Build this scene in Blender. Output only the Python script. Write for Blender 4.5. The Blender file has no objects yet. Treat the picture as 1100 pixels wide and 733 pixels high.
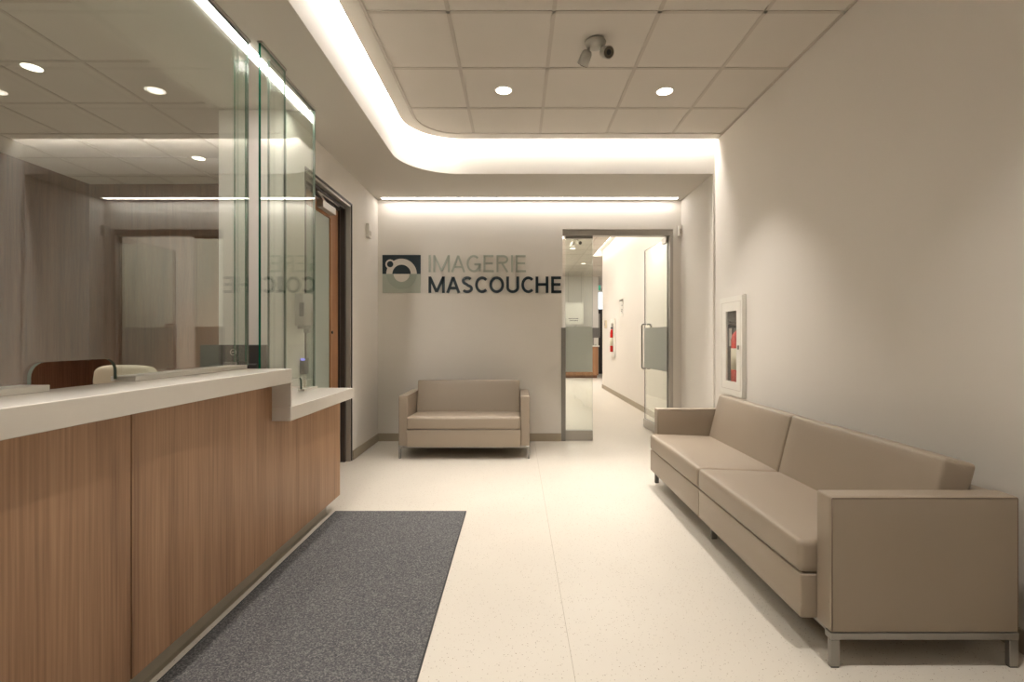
import bpy, bmesh, math, random
from mathutils import Vector, Matrix
random.seed(7)
C = bpy.context.scene
COL = C.collection
PI = math.pi

# ------------------------------------------------------------------ camera, world, exposure
F = 537.0                                   # focal length in pixels of the 1100 px wide frame
cam_d = bpy.data.cameras.new('camera')
cam = bpy.data.objects.new('camera', cam_d); COL.objects.link(cam)
cam.location = (0, 0, 1.2); cam.rotation_euler = (PI/2, 0, 0)
cam_d.sensor_width = 36; cam_d.lens = 36*F/1100
cam_d.shift_x = -5/1100; cam_d.shift_y = -3.5/1100
cam_d.clip_start = 0.02; cam_d.clip_end = 100
C.camera = cam
C.view_settings.view_transform = 'Standard'
C.view_settings.look = 'None'
C.view_settings.gamma = 1
C.view_settings.use_curve_mapping = False
C.view_settings.exposure = 0.12
w = bpy.data.worlds.new('world'); C.world = w; w.use_nodes = True
w.node_tree.nodes['Background'].inputs[0].default_value = (1, .9, .8, 1)
w.node_tree.nodes['Background'].inputs[1].default_value = 0.03

WARM = (1.0, 0.945, 0.885)
COVE_E = 68.0          # lobby cove strip
SLOT_E = 13.0          # linear light at the back wall
DESK_E = 40.0          # linear light above the reception glass
DOWN_W = 12.0          # each downlight, watts
OFFICE_W = 16.0
HALL_E = 11.0

# ------------------------------------------------------------------ materials
def srgb(r, g, b):
    f = lambda c: (c/255/12.92) if c/255 <= .04045 else ((c/255+.055)/1.055)**2.4
    return (f(r), f(g), f(b), 1)

def mat(name, rgb, rough=.5, metal=0.0, bump=0.0, bscale=200.0, spec=.5, vary=0.0, vscale=3.0, em=None, es=0):
    m = bpy.data.materials.new(name); m.use_nodes = True
    n = m.node_tree.nodes; l = m.node_tree.links; p = n['Principled BSDF']
    col = srgb(*rgb)
    p.inputs['Base Color'].default_value = col
    p.inputs['Roughness'].default_value = rough
    p.inputs['Metallic'].default_value = metal
    p.inputs['Specular IOR Level'].default_value = spec
    if em:
        p.inputs['Emission Color'].default_value = (*em, 1); p.inputs['Emission Strength'].default_value = es
    tc = n.new('ShaderNodeTexCoord')
    no = n.new('ShaderNodeTexNoise'); no.inputs['Scale'].default_value = vscale; no.inputs['Detail'].default_value = 3
    l.new(tc.outputs['Object'], no.inputs['Vector'])
    mx = n.new('ShaderNodeMix'); mx.data_type = 'RGBA'
    v = max(vary, .015)
    mx.inputs[6].default_value = tuple(c*(1-v) for c in col[:3]) + (1,)
    mx.inputs[7].default_value = tuple(min(1, c*(1+v)) for c in col[:3]) + (1,)
    l.new(no.outputs['Fac'], mx.inputs[0]); l.new(mx.outputs[2], p.inputs['Base Color'])
    if bump:
        nb = n.new('ShaderNodeTexNoise'); nb.inputs['Scale'].default_value = bscale; nb.inputs['Detail'].default_value = 2
        l.new(tc.outputs['Object'], nb.inputs['Vector'])
        b = n.new('ShaderNodeBump'); b.inputs['Strength'].default_value = bump; b.inputs['Distance'].default_value = .002
        l.new(nb.outputs['Fac'], b.inputs['Height']); l.new(b.outputs[0], p.inputs['Normal'])
    return m

def emit(name, rgb, s):
    m = bpy.data.materials.new(name); m.use_nodes = True
    n = m.node_tree.nodes; n.remove(n['Principled BSDF'])
    e = n.new('ShaderNodeEmission'); e.inputs[0].default_value = (*rgb, 1); e.inputs[1].default_value = s
    m.node_tree.links.new(e.outputs[0], n['Material Output'].inputs[0])
    return m

def wood(name, dark, mid, light, rough=.45):
    m = bpy.data.materials.new(name); m.use_nodes = True
    n = m.node_tree.nodes; l = m.node_tree.links; p = n['Principled BSDF']
    tc = n.new('ShaderNodeTexCoord')
    mp = n.new('ShaderNodeMapping'); mp.inputs['Scale'].default_value = (9, 9, .45)
    l.new(tc.outputs['Object'], mp.inputs['Vector'])
    n1 = n.new('ShaderNodeTexNoise'); n1.inputs['Scale'].default_value = 1; n1.inputs['Detail'].default_value = 5; n1.inputs['Distortion'].default_value = .6
    l.new(mp.outputs[0], n1.inputs['Vector'])
    m2 = n.new('ShaderNodeMapping'); m2.inputs['Scale'].default_value = (110, 110, 2.2)
    l.new(tc.outputs['Object'], m2.inputs['Vector'])
    n2 = n.new('ShaderNodeTexNoise'); n2.inputs['Scale'].default_value = 1; n2.inputs['Detail'].default_value = 4
    l.new(m2.outputs[0], n2.inputs['Vector'])
    a = n.new('ShaderNodeMath'); a.operation = 'MULTIPLY'; a.inputs[1].default_value = .55
    l.new(n2.outputs['Fac'], a.inputs[0])
    b = n.new('ShaderNodeMath'); b.operation = 'MULTIPLY_ADD'; b.inputs[1].default_value = .5
    l.new(n1.outputs['Fac'], b.inputs[0]); l.new(a.outputs[0], b.inputs[2])
    r = n.new('ShaderNodeValToRGB'); e = r.color_ramp.elements
    e[0].position = .36; e[0].color = srgb(*dark); e[1].position = .7; e[1].color = srgb(*light)
    x = r.color_ramp.elements.new(.52); x.color = srgb(*mid)
    l.new(b.outputs[0], r.inputs[0]); l.new(r.outputs[0], p.inputs['Base Color'])
    p.inputs['Roughness'].default_value = rough
    return m

def glass(name, tint=(.955, .985, .965), ior=1.85):
    m = bpy.data.materials.new(name); m.use_nodes = True
    n = m.node_tree.nodes; l = m.node_tree.links; n.remove(n['Principled BSDF'])
    tr = n.new('ShaderNodeBsdfTransparent'); tr.inputs[0].default_value = (*tint, 1)
    gl = n.new('ShaderNodeBsdfGlossy'); gl.inputs['Roughness'].default_value = 0.0; gl.inputs[0].default_value = (1, 1, 1, 1)
    g = n.new('ShaderNodeNewGeometry')
    mi = n.new('ShaderNodeMix'); mi.data_type = 'FLOAT'
    mi.inputs[2].default_value = ior; mi.inputs[3].default_value = 1/ior
    l.new(g.outputs['Backfacing'], mi.inputs[0])
    fr = n.new('ShaderNodeFresnel'); l.new(mi.outputs[0], fr.inputs['IOR'])
    mx = n.new('ShaderNodeMixShader'); l.new(fr.outputs[0], mx.inputs[0])
    l.new(tr.outputs[0], mx.inputs[1]); l.new(gl.outputs[0], mx.inputs[2])
    l.new(mx.outputs[0], n['Material Output'].inputs[0])
    return m

def frosted(name, rgb):
    m = bpy.data.materials.new(name); m.use_nodes = True
    n = m.node_tree.nodes; l = m.node_tree.links; n.remove(n['Principled BSDF'])
    tl = n.new('ShaderNodeBsdfTranslucent'); tl.inputs[0].default_value = srgb(*rgb)
    df = n.new('ShaderNodeBsdfDiffuse'); df.inputs[0].default_value = srgb(*rgb)
    mx = n.new('ShaderNodeMixShader'); mx.inputs[0].default_value = .5
    l.new(tl.outputs[0], mx.inputs[1]); l.new(df.outputs[0], mx.inputs[2])
    l.new(mx.outputs[0], n['Material Output'].inputs[0])
    return m

def floor_mat():
    m = bpy.data.materials.new('speckled_vinyl'); m.use_nodes = True
    n = m.node_tree.nodes; l = m.node_tree.links; p = n['Principled BSDF']
    tc = n.new('ShaderNodeTexCoord')
    v = n.new('ShaderNodeTexVoronoi'); v.inputs['Scale'].default_value = 130
    l.new(tc.outputs['Object'], v.inputs['Vector'])
    sz = n.new('ShaderNodeSeparateColor'); l.new(v.outputs['Color'], sz.inputs[0])
    # a cell shows a chip when its random value is high, chip radius from the same value
    lt = n.new('ShaderNodeMath'); lt.operation = 'LESS_THAN'
    rr = n.new('ShaderNodeMath'); rr.operation = 'MULTIPLY'; rr.inputs[1].default_value = .30
    l.new(sz.outputs[1], rr.inputs[0]); l.new(v.outputs['Distance'], lt.inputs[0]); l.new(rr.outputs[0], lt.inputs[1])
    gt = n.new('ShaderNodeMath'); gt.operation = 'GREATER_THAN'; gt.inputs[1].default_value = .5
    l.new(sz.outputs[0], gt.inputs[0])
    an = n.new('ShaderNodeMath'); an.operation = 'MULTIPLY'; l.new(lt.outputs[0], an.inputs[0]); l.new(gt.outputs[0], an.inputs[1])
    cr = n.new('ShaderNodeValToRGB'); e = cr.color_ramp.elements; cr.color_ramp.interpolation = 'CONSTANT'
    e[0].position = 0; e[0].color = srgb(160, 142, 120); e[1].position = .5; e[1].color = srgb(232, 222, 204)
    x = cr.color_ramp.elements.new(.75); x.color = srgb(146, 128, 108)
    l.new(sz.outputs[2], cr.inputs[0])
    no = n.new('ShaderNodeTexNoise'); no.inputs['Scale'].default_value = 2.5; l.new(tc.outputs['Object'], no.inputs['Vector'])
    br = n.new('ShaderNodeMix'); br.data_type = 'RGBA'
    br.inputs[6].default_value = srgb(205, 197, 184); br.inputs[7].default_value = srgb(213, 205, 192)
    l.new(no.outputs['Fac'], br.inputs[0])
    mx = n.new('ShaderNodeMix'); mx.data_type = 'RGBA'
    l.new(an.outputs[0], mx.inputs[0]); l.new(br.outputs[2], mx.inputs[6]); l.new(cr.outputs[0], mx.inputs[7])
    l.new(mx.outputs[2], p.inputs['Base Color'])
    p.inputs['Roughness'].default_value = .38; p.inputs['Specular IOR Level'].default_value = .4
    return m

def mat_carpet():
    m = bpy.data.materials.new('ribbed_mat'); m.use_nodes = True
    n = m.node_tree.nodes; l = m.node_tree.links; p = n['Principled BSDF']
    tc = n.new('ShaderNodeTexCoord')
    v = n.new('ShaderNodeTexVoronoi'); v.inputs['Scale'].default_value = 210; l.new(tc.outputs['Object'], v.inputs['Vector'])
    s = n.new('ShaderNodeSeparateColor'); l.new(v.outputs['Color'], s.inputs[0])
    r = n.new('ShaderNodeValToRGB'); e = r.color_ramp.elements
    e[0].position = 0; e[0].color = srgb(74, 74, 76); e[1].position = 1; e[1].color = srgb(126, 124, 122)
    x = r.color_ramp.elements.new(.6); x.color = srgb(98, 97, 97)
    l.new(s.outputs[0], r.inputs[0]); l.new(r.outputs[0], p.inputs['Base Color'])
    b = n.new('ShaderNodeBump'); b.inputs['Strength'].default_value = .6; b.inputs['Distance'].default_value = .003
    l.new(v.outputs['Distance'], b.inputs['Height']); l.new(b.outputs[0], p.inputs['Normal'])
    p.inputs['Roughness'].default_value = .95; p.inputs['Specular IOR Level'].default_value = .1
    return m

M = dict(
    wall=mat('painted_wall', (222, 216, 207), .7, bump=.08, bscale=350),
    soffit=mat('painted_soffit', (203, 197, 187), .8),
    fascia=mat('painted_fascia', (226, 221, 213), .75),
    tile=mat('ceiling_tile', (208, 201, 191), .9, bump=.25, bscale=500, vary=.03),
    tbar=mat('ceiling_tbar', (190, 181, 170), .6),
    floor=floor_mat(),
    base=mat('vinyl_baseboard', (158, 146, 126), .5),
    kick=mat('kick_vinyl', (182, 175, 160), .45),
    oak=wood('counter_laminate', (140, 104, 76), (170, 132, 100), (192, 154, 121)),
    office_wood=wood('office_panelling', (92, 60, 40), (118, 80, 56), (140, 100, 74), .55),
    door_wood=wood('door_wood', (134, 92, 60), (156, 112, 78), (174, 130, 94)),
    quartz=mat('white_quartz', (228, 222, 212), .25, vary=.02, vscale=40),
    leather=mat('taupe_leather', (152, 138, 121), .42, bump=.25, bscale=420, vary=.02),
    seam=mat('leather_seam', (104, 86, 70), .6),
    steel=mat('brushed_steel', (150, 147, 142), .35, metal=.85),
    nickel=mat('satin_nickel', (180, 175, 167), .4, metal=.5),
    frame=mat('dark_metal_frame', (72, 66, 62), .45, metal=.3),
    black=mat('black_plastic', (30, 30, 32), .4),
    grey=mat('grey_plastic', (92, 88, 84), .45),
    white=mat('white_enamel', (226, 222, 212), .35),
    glass=glass('clear_glass'), thin_glass=glass('thin_window_glass', (.98, .985, .98), 1.3), edge=mat('glass_edge_green', (18, 110, 82), .1),
    edge_mid=mat('glass_edge_grey_green', (104, 122, 110), .12), monitor=mat('monitor_plastic', (60, 57, 54), .45),
    edge_pale=mat('glass_edge_pale', (120, 150, 136), .15),
    frost=frosted('frosted_film', (212, 214, 208)),
    door_frost=mat('door_frosted_glass', (160, 168, 156), .3),
    navy=mat('navy_acrylic', (22, 40, 48), .3),
    sage=mat('sage_acrylic', (172, 177, 164), .35),
    sage_dark=mat('sage_ring', (160, 167, 154), .35),
    red=mat('red_enamel', (206, 34, 28), .25),
    label=mat('paper_label', (214, 206, 180), .6),
    cream=mat('cream_vinyl', (196, 182, 156), .5),
    matc=mat_carpet(), matedge=mat('mat_edge', (58, 57, 56), .8),
    led=emit('cove_led', WARM, COVE_E), led_slot=emit('slot_led', WARM, SLOT_E), led_desk=emit('desk_led', WARM, DESK_E),
    lens=emit('downlight_lens', (1, .9, .76), 6), lens_dim=emit('office_lens', (1, .9, .76), 3.5),
    hall_led=emit('hall_led', (1, .95, .88), HALL_E), hall_fill=emit('hall_fill', (1, .95, .88), 32), window=emit('daylight_window', (.86, .94, 1), 1.6),
    green=mat('green_sign', (20, 140, 100), .4, em=(.02, .5, .3), es=.5),
    blue=mat('blue_led', (110, 110, 240), .4, em=(.3, .3, 1), es=1.2),
    dark_room=mat('dark_cabinet', (40, 34, 32), .5),
    fill_grey=mat('front_fill_grey', (150, 146, 140), .35),
    ink=mat('printed_ink', (90, 86, 84), .6),
    lampmetal=mat('pale_lamp_housing', (176, 172, 162), .4, metal=.3),
    lensglass=mat('lamp_lens', (120, 112, 100), .1, metal=.3),
)

# ------------------------------------------------------------------ mesh helpers
def box(bm, x0, x1, y0, y1, z0, z1, mi=0, bevel=0, seg=2):
    vs = [bm.verts.new(p) for p in ((x0,y0,z0),(x1,y0,z0),(x1,y1,z0),(x0,y1,z0),(x0,y0,z1),(x1,y0,z1),(x1,y1,z1),(x0,y1,z1))]
    fs = [bm.faces.new([vs[i] for i in f]) for f in ((3,2,1,0),(4,5,6,7),(0,1,5,4),(1,2,6,5),(2,3,7,6),(3,0,4,7))]
    for f in fs: f.material_index = mi
    if bevel:
        es = list({e for f in fs for e in f.edges})
        r = bmesh.ops.bevel(bm, geom=es, offset=bevel, segments=seg, profile=.5, affect='EDGES')
        for f in r['faces']: f.material_index = mi; f.smooth = seg > 1
    return vs

def prism(bm, pts, axis, a, b, mi=0, mi_side=None):
    """outline pts (2-D) in the plane across `axis`, from a to b"""
    def P(p, t):
        return {'X': (t, p[0], p[1]), 'Y': (p[0], t, p[1]), 'Z': (p[0], p[1], t)}[axis]
    A = [bm.verts.new(P(p, a)) for p in pts]; B = [bm.verts.new(P(p, b)) for p in pts]
    n = len(pts)
    f1 = bm.faces.new(A); f2 = bm.faces.new(B[::-1]); f1.material_index = f2.material_index = mi
    for i in range(n):
        f = bm.faces.new((A[i], B[i], B[(i+1) % n], A[(i+1) % n])); f.material_index = mi if mi_side is None else mi_side

def tube(bm, pts, r, seg=10, mi=0, cap=True):
    pts = [Vector(p) for p in pts]; rings = []
    up = Vector((0, 0, 1))
    for i, p in enumerate(pts):
        d = (pts[min(i+1, len(pts)-1)] - pts[max(i-1, 0)]).normalized()
        u = up if abs(d.dot(up)) < .95 else Vector((1, 0, 0))
        a = d.cross(u).normalized(); b = d.cross(a).normalized()
        if i and rings:
            pass
        rr = r[i] if isinstance(r, (list, tuple)) else r
        rings.append([bm.verts.new(p + a*math.cos(2*PI*k/seg)*rr + b*math.sin(2*PI*k/seg)*rr) for k in range(seg)])
    for A, B in zip(rings, rings[1:]):
        for k in range(seg):
            f = bm.faces.new((A[k], A[(k+1) % seg], B[(k+1) % seg], B[k])); f.smooth = True; f.material_index = mi
    if cap:
        for R in (rings[0], rings[-1]):
            f = bm.faces.new(R); f.material_index = mi

def lathe(bm, prof, c, axis='Z', seg=32, mi=0, smooth=True):
    """prof: (radius, height) pairs, turned about an axis through c"""
    c = Vector(c); rings = []
    for r, h in prof:
        ring = []
        for k in range(seg):
            a = 2*PI*k/seg; u, v = r*math.cos(a), r*math.sin(a)
            p = {'Z': (u, v, h), 'Y': (u, h, v), 'X': (h, u, v)}[axis]
            ring.append(bm.verts.new(c + Vector(p)))
        rings.append(ring)
    for A, B in zip(rings, rings[1:]):
        for k in range(seg):
            f = bm.faces.new((A[k], A[(k+1) % seg], B[(k+1) % seg], B[k])); f.smooth = smooth; f.material_index = mi
    for R in (rings[0], rings[-1]):
        f = bm.faces.new(R); f.material_index = mi

def obj(name, bm, mats, parent=None, loc=None, rot=None):
    bmesh.ops.recalc_face_normals(bm, faces=bm.faces)
    me = bpy.data.meshes.new(name); bm.to_mesh(me); bm.free()
    for m in (mats if isinstance(mats, (list, tuple)) else [mats]): me.materials.append(M[m])
    o = bpy.data.objects.new(name, me); COL.objects.link(o)
    if parent: o.parent = parent
    if loc: o.location = loc
    if rot: o.rotation_euler = rot
    return o

def B(): return bmesh.new()
def tag(o, label, cat, group=None):
    o['label'] = label; o['category'] = cat
    if group: o['group'] = group
    return o
def thing(name, label, cat, loc=(0, 0, 0), rz=0, group=None):
    o = bpy.data.objects.new(name, None); COL.objects.link(o); o.empty_display_size = .1
    o.location = loc; o.rotation_euler = (0, 0, rz)
    return tag(o, label, cat, group)
def struct(name, bm, mats, parent=None, label=None):
    o = obj(name, bm, mats, parent)
    if not parent: o['kind'] = 'structure'
    if label: o['label'] = label
    return o
def dup(root, loc, label, rz=None, group=None):
    r = root.copy(); COL.objects.link(r); r.location = loc; r['label'] = label
    if rz is not None: r.rotation_euler = (0, 0, rz)
    if group: r['group'] = group
    for ch in list(root.children):
        c = ch.copy(); COL.objects.link(c); c.parent = r
        for g in list(ch.children):
            d = g.copy(); COL.objects.link(d); d.parent = c
    return r

def arc(cx, cy, r, a0, a1, n):
    return [(cx + r*math.cos(a0+(a1-a0)*i/n), cy + r*math.sin(a0+(a1-a0)*i/n)) for i in range(n+1)]

# ------------------------------------------------------------------ room dimensions
XL, XR, XA, XE = -1.611, 1.926, 1.909, 2.0          # left wall, right wall, alcove wall, hall wall
YB, YF = 5.805, 4.854                               # back wall, cove fascia
ZS, ZC = 2.791, 3.106                               # soffit, tiled ceiling
YN = -2.6                                           # wall behind the camera
XO, YO = -5.3, 6.2                                  # office far corner
HX, HZ = 2.05, 3.15                                 # hall wall, hall ceiling
CX, CY = -.53, 4.307                                # centre of the cove's curve

def wall_grid(bm, axis, a, b, u0, u1, v0, v1, holes):
    """a wall from a to b along axis, spanning u (the other horizontal) and v (height), with rectangular holes"""
    us = sorted({u0, u1, *[h[0] for h in holes], *[h[1] for h in holes]})
    vs = sorted({v0, v1, *[h[2] for h in holes], *[h[3] for h in holes]})
    for i in range(len(us)-1):
        for j in range(len(vs)-1):
            cu, cv = (us[i]+us[i+1])/2, (vs[j]+vs[j+1])/2
            if any(h[0] < cu < h[1] and h[2] < cv < h[3] for h in holes): continue
            if axis == 'X': box(bm, a, b, us[i], us[i+1], vs[j], vs[j+1])
            else: box(bm, us[i], us[i+1], a, b, vs[j], vs[j+1])
    bmesh.ops.remove_doubles(bm, verts=bm.verts, dist=1e-5)
    # drop the inner faces two neighbouring boxes share
    seen = {}
    for f in bm.faces: seen.setdefault(tuple(sorted(v.index for v in f.verts)), []).append(f)
bm = B(); box(bm, XO-.2, 6.0, YN-.2, 20, -.1, 0); struct('floor', bm, 'floor')
# floor seams (welded vinyl sheets)
bm = B()
for x in (.205,): box(bm, x-.0009, x+.0009, YN, YB+.3, 0, .0006)
struct('trim_1', bm, 'base', label='thin welded seam running down the speckled floor')

# right wall, with the recess of the extinguisher cabinet
bm = B(); wall_grid(bm, 'X', XR, XR+.3, YN, YF+.012, 0, 3.4, [(4.20, 4.635, .72, 1.54)]); struct('wall_right', bm, 'wall')
bm = B(); box(bm, XA, XA+.317, YF+.0015, YB, 0, 3.4); struct('wall_right_alcove', bm, 'wall')
# back wall with the glazed opening
OX0, OX1, OZ = .535, 1.818, 2.462
bm = B(); wall_grid(bm, 'Y', YB, YB+.14, XL, XA, 0, 3.4, [(OX0, OX1, 0, OZ)]); struct('wall_back', bm, 'wall')
# left wall with the wooden door
DY0, DY1, DZ = 3.80, 4.885, 2.505
bm = B(); wall_grid(bm, 'X', XL-.2, XL, 3.49, YB+.14, 0, 3.4, [(DY0, DY1, 0, DZ)]); struct('wall_left', bm, 'wall')
bm = B(); box(bm, -2.08, XL-.2, 3.49, 3.62, 0, 3.4); struct('wall_left_return', bm, 'wall')
bm = B(); box(bm, XO, XR+.3, YN-.2, YN, 0, 3.4); struct('wall_front', bm, 'fill_grey')  # unseen wall behind the camera, mid grey chosen to bounce fill light
# office shell
bm = B(); box(bm, XO-.2, XO, YN, YO, 0, 3.4)
struct('wall_office_left', bm, 'office_wood')
bm = B(); box(bm, XO, XL-.2, YO, YO+.2, 0, 3.4)
struct('wall_office_back', bm, 'office_wood')
bm = B(); box(bm, -1.93, XL-.2, 3.62, YO, 0, 3.4); struct('wall_office_right', bm, 'office_wood')

# baseboards
bm = B(); box(bm, XL, OX0-.02, YB-.012, YB, 0, .092, bevel=.003, seg=1); struct('baseboard_back', bm, 'base')
bm = B(); box(bm, OX1+.03, XA, YB-.012, YB, 0, .092, bevel=.003, seg=1); struct('baseboard_back_right', bm, 'base')
bm = B(); box(bm, XL, XL+.012, DY1+.02, YB-.012, 0, .092, bevel=.003, seg=1); struct('baseboard_left', bm, 'base')
bm = B(); box(bm, XR-.012, XR, YN, YF+.001, 0, .092, bevel=.003, seg=1); struct('baseboard_right', bm, 'base')
bm = B(); box(bm, XA-.012, XA, YF, YB-.012, 0, .092, bevel=.003, seg=1); struct('baseboard_right_alcove', bm, 'base')

# ---- lobby tile ceiling with a rounded corner
bm = B()
r0 = .35
inner = [(XR, YN), (XR, 4.657)] + [(x, y) for x, y in arc(CX, CY, r0, PI/2, PI, 40)] + [(-.88, YN)]
prism(bm, inner, 'Z', ZC, ZC+.02, 0)
gx = [-.40 + .6175*i for i in range(4)]; gy = [4.149 - .6145*i for i in range(11)]
for x in gx: box(bm, x-.012, x+.012, YN, 4.64, ZC-.004, ZC+.001, 1)
for y in gy: box(bm, -.875, XR, y-.012, y+.012, ZC-.004, ZC+.001, 1)
box(bm, XR-.022, XR, YN, 4.65, ZC-.004, ZC+.001, 1)
struct('ceiling', bm, ['tile', 'tbar'])
# the curved edge trim of the tile field
bm = B()
def ribbon(bm, r_in, r_out, z0, z1, mi=0, y_start=YN, x_end=XR):
    """an L running along the left, round the corner and along the back"""
    def path(r):
        return [(CX-r, y_start)] + [(CX+r*math.cos(a), CY+r*math.sin(a)) for a in [PI - PI/2*i/40 for i in range(41)]] + [(x_end, CY+r)]
    pi_, po = path(r_in), path(r_out)
    rows = []
    for (a, b) in zip(pi_, po):
        rows.append([bm.verts.new((a[0], a[1], z0)), bm.verts.new((b[0], b[1], z0)), bm.verts.new((b[0], b[1], z1)), bm.verts.new((a[0], a[1], z1))])
    for A, Bq in zip(rows, rows[1:]):
        for k in range(4):
            f = bm.faces.new((A[k], A[(k+1) % 4], Bq[(k+1) % 4], Bq[k])); f.material_index = mi
    for R in (rows[0], rows[-1]): bm.faces.new(R).material_index = mi
ribbon(bm, r0-.004, r0+.014, ZC-.006, ZC+.05)
struct('trim_2', bm, 'tbar', label='curved metal edge trim of the tiled ceiling')
rf = .547
bm = B(); ribbon(bm, rf, rf+.03, ZS+.002, 3.3, x_end=XR+.02); struct('trim_3', bm, 'fascia', label='curved white cove fascia')
bm = B(); ribbon(bm, r0, rf, 3.215, 3.235); struct('trim_4', bm, 'fascia', label='top of the light cove')
bm = B(); ribbon(bm, r0+.018, r0+.128, ZC-.002, ZC+.03); struct('trim_6', bm, 'soffit', label='plain curved lip between the tiles and the light slot')
bm = B(); ribbon(bm, r0+.135, r0+.185, 3.19, 3.2)
cove = obj('cove_light', bm, 'led'); tag(cove, 'long LED strip bending through the curved ceiling cove', 'light')
# ---- soffit: everything outside the fascia
bm = B()
left = [(-2.08, YN), (CX-rf-.001, YN)] + [(CX+(rf+.001)*math.cos(a), CY+(rf+.001)*math.sin(a)) for a in [PI - PI/2*i/40 for i in range(41)]] + \
       [(XR+.05, CY+rf+.001), (XR+.05, 5.672), (XL-.25, 5.672), (XL-.25, 3.7), (-2.08, 3.7)]
prism(bm, left, 'Z', ZS, ZS+.03)
box(bm, XL-.1, XR+.05, 5.748, YB+.02, ZS, ZS+.03)
box(bm, XL-.1, -1.545, 5.66, 5.76, ZS, ZS+.03); box(bm, 1.838, XR+.05, 5.66, 5.76, ZS, ZS+.03)
box(bm, -2.11, -2.08, YN, 3.62, ZS, 3.4)
struct('ceiling_soffit', bm, 'soffit')
bm = B(); box(bm, -1.545, 1.838, 5.672, 5.748, ZS+.004, ZS+.03)
tag(obj('linear_light', bm, 'led_slot'), 'linear LED light in the soffit along the sign wall', 'light')
bm = B(); box(bm, -1.512, -1.455, -1.5, 3.56, ZS-.003, ZS-.0005)
tag(obj('linear_light', bm, 'led_desk'), 'linear LED light on the ceiling above the reception glass', 'light')
# cap above everything, so no light leaks out
bm = B(); box(bm, XO-.2, 6, YN-.2, YB+.14, 3.4, 3.5); struct('ceiling_slab', bm, 'soffit')
# office ceiling
bm = B(); box(bm, XO, -2.11, YN, YO, ZC, ZC+.02)
for i in range(6): box(bm, XO+.45+.6175*i-.012, XO+.45+.6175*i+.012, YN, YO, ZC-.004, ZC, 1)
for i in range(15): box(bm, XO, -2.11, 5.9-.6145*i-.012, 5.9-.6145*i+.012, ZC-.004, ZC, 1)
struct('ceiling_office', bm, ['tile', 'tbar'])

# ------------------------------------------------------------------ sofas
def soft(bm, x0, x1, y0, y1, z0, z1, r=.02, crown=(0, 0, 0), mi=0, shear=None, n=10):
    """an upholstered block: rounded edges, faces bulged by crown (x, y, z)"""
    cx, cy, cz = (x0+x1)/2, (y0+y1)/2, (z0+z1)/2
    hx, hy, hz = (x1-x0)/2, (y1-y0)/2, (z1-z0)/2
    def grid(h):
        k = 3
        inner_ = [-(h-r) + 2*(h-r)*i/n for i in range(n+1)]
        lo = [-h + r*(1-math.cos(PI/2*i/k)) for i in range(k)]
        return lo + inner_ + [-t for t in lo[::-1]]
    GX, GY, GZ = grid(hx), grid(hy), grid(hz)
    def pt(a, b, c):
        # clamp to the inner box, then push out by r
        q = Vector((max(-hx+r, min(hx-r, a)), max(-hy+r, min(hy-r, b)), max(-hz+r, min(hz-r, c))))
        d = Vector((a, b, c)) - q
        if d.length > 1e-9: d = d.normalized()*r
        p = q + d
        fx, fy, fz = [max(0, 1-(t/h)**2) for t, h in ((p.x, hx), (p.y, hy), (p.z, hz))]
        p = Vector((p.x + crown[0]*(p.x/hx)*fy**.6*fz**.6, p.y + crown[1]*(p.y/hy)*fx**.6*fz**.6, p.z + crown[2]*(p.z/hz)*fx**.6*fy**.6))
        p += Vector((cx, cy, cz))
        if shear: p = shear(p)
        return p
    cache = {}
    def V(a, b, c):
        key = (round(a, 6), round(b, 6), round(c, 6))
        if key not in cache: cache[key] = bm.verts.new(pt(a, b, c))
        return cache[key]
    def face(A, Bq, f):
        for i in range(len(A)-1):
            for j in range(len(Bq)-1):
                vs = [f(A[i], Bq[j]), f(A[i+1], Bq[j]), f(A[i+1], Bq[j+1]), f(A[i], Bq[j+1])]
                if len(set(vs)) == 4:
                    q = bm.faces.new(vs); q.smooth = True; q.material_index = mi
    for s in (-1, 1):
        face(GX, GY, lambda a, b: V(a, b, s*hz)); face(GX, GZ, lambda a, b: V(a, s*hy, b)); face(GY, GZ, lambda a, b: V(s*hx, a, b))

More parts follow.
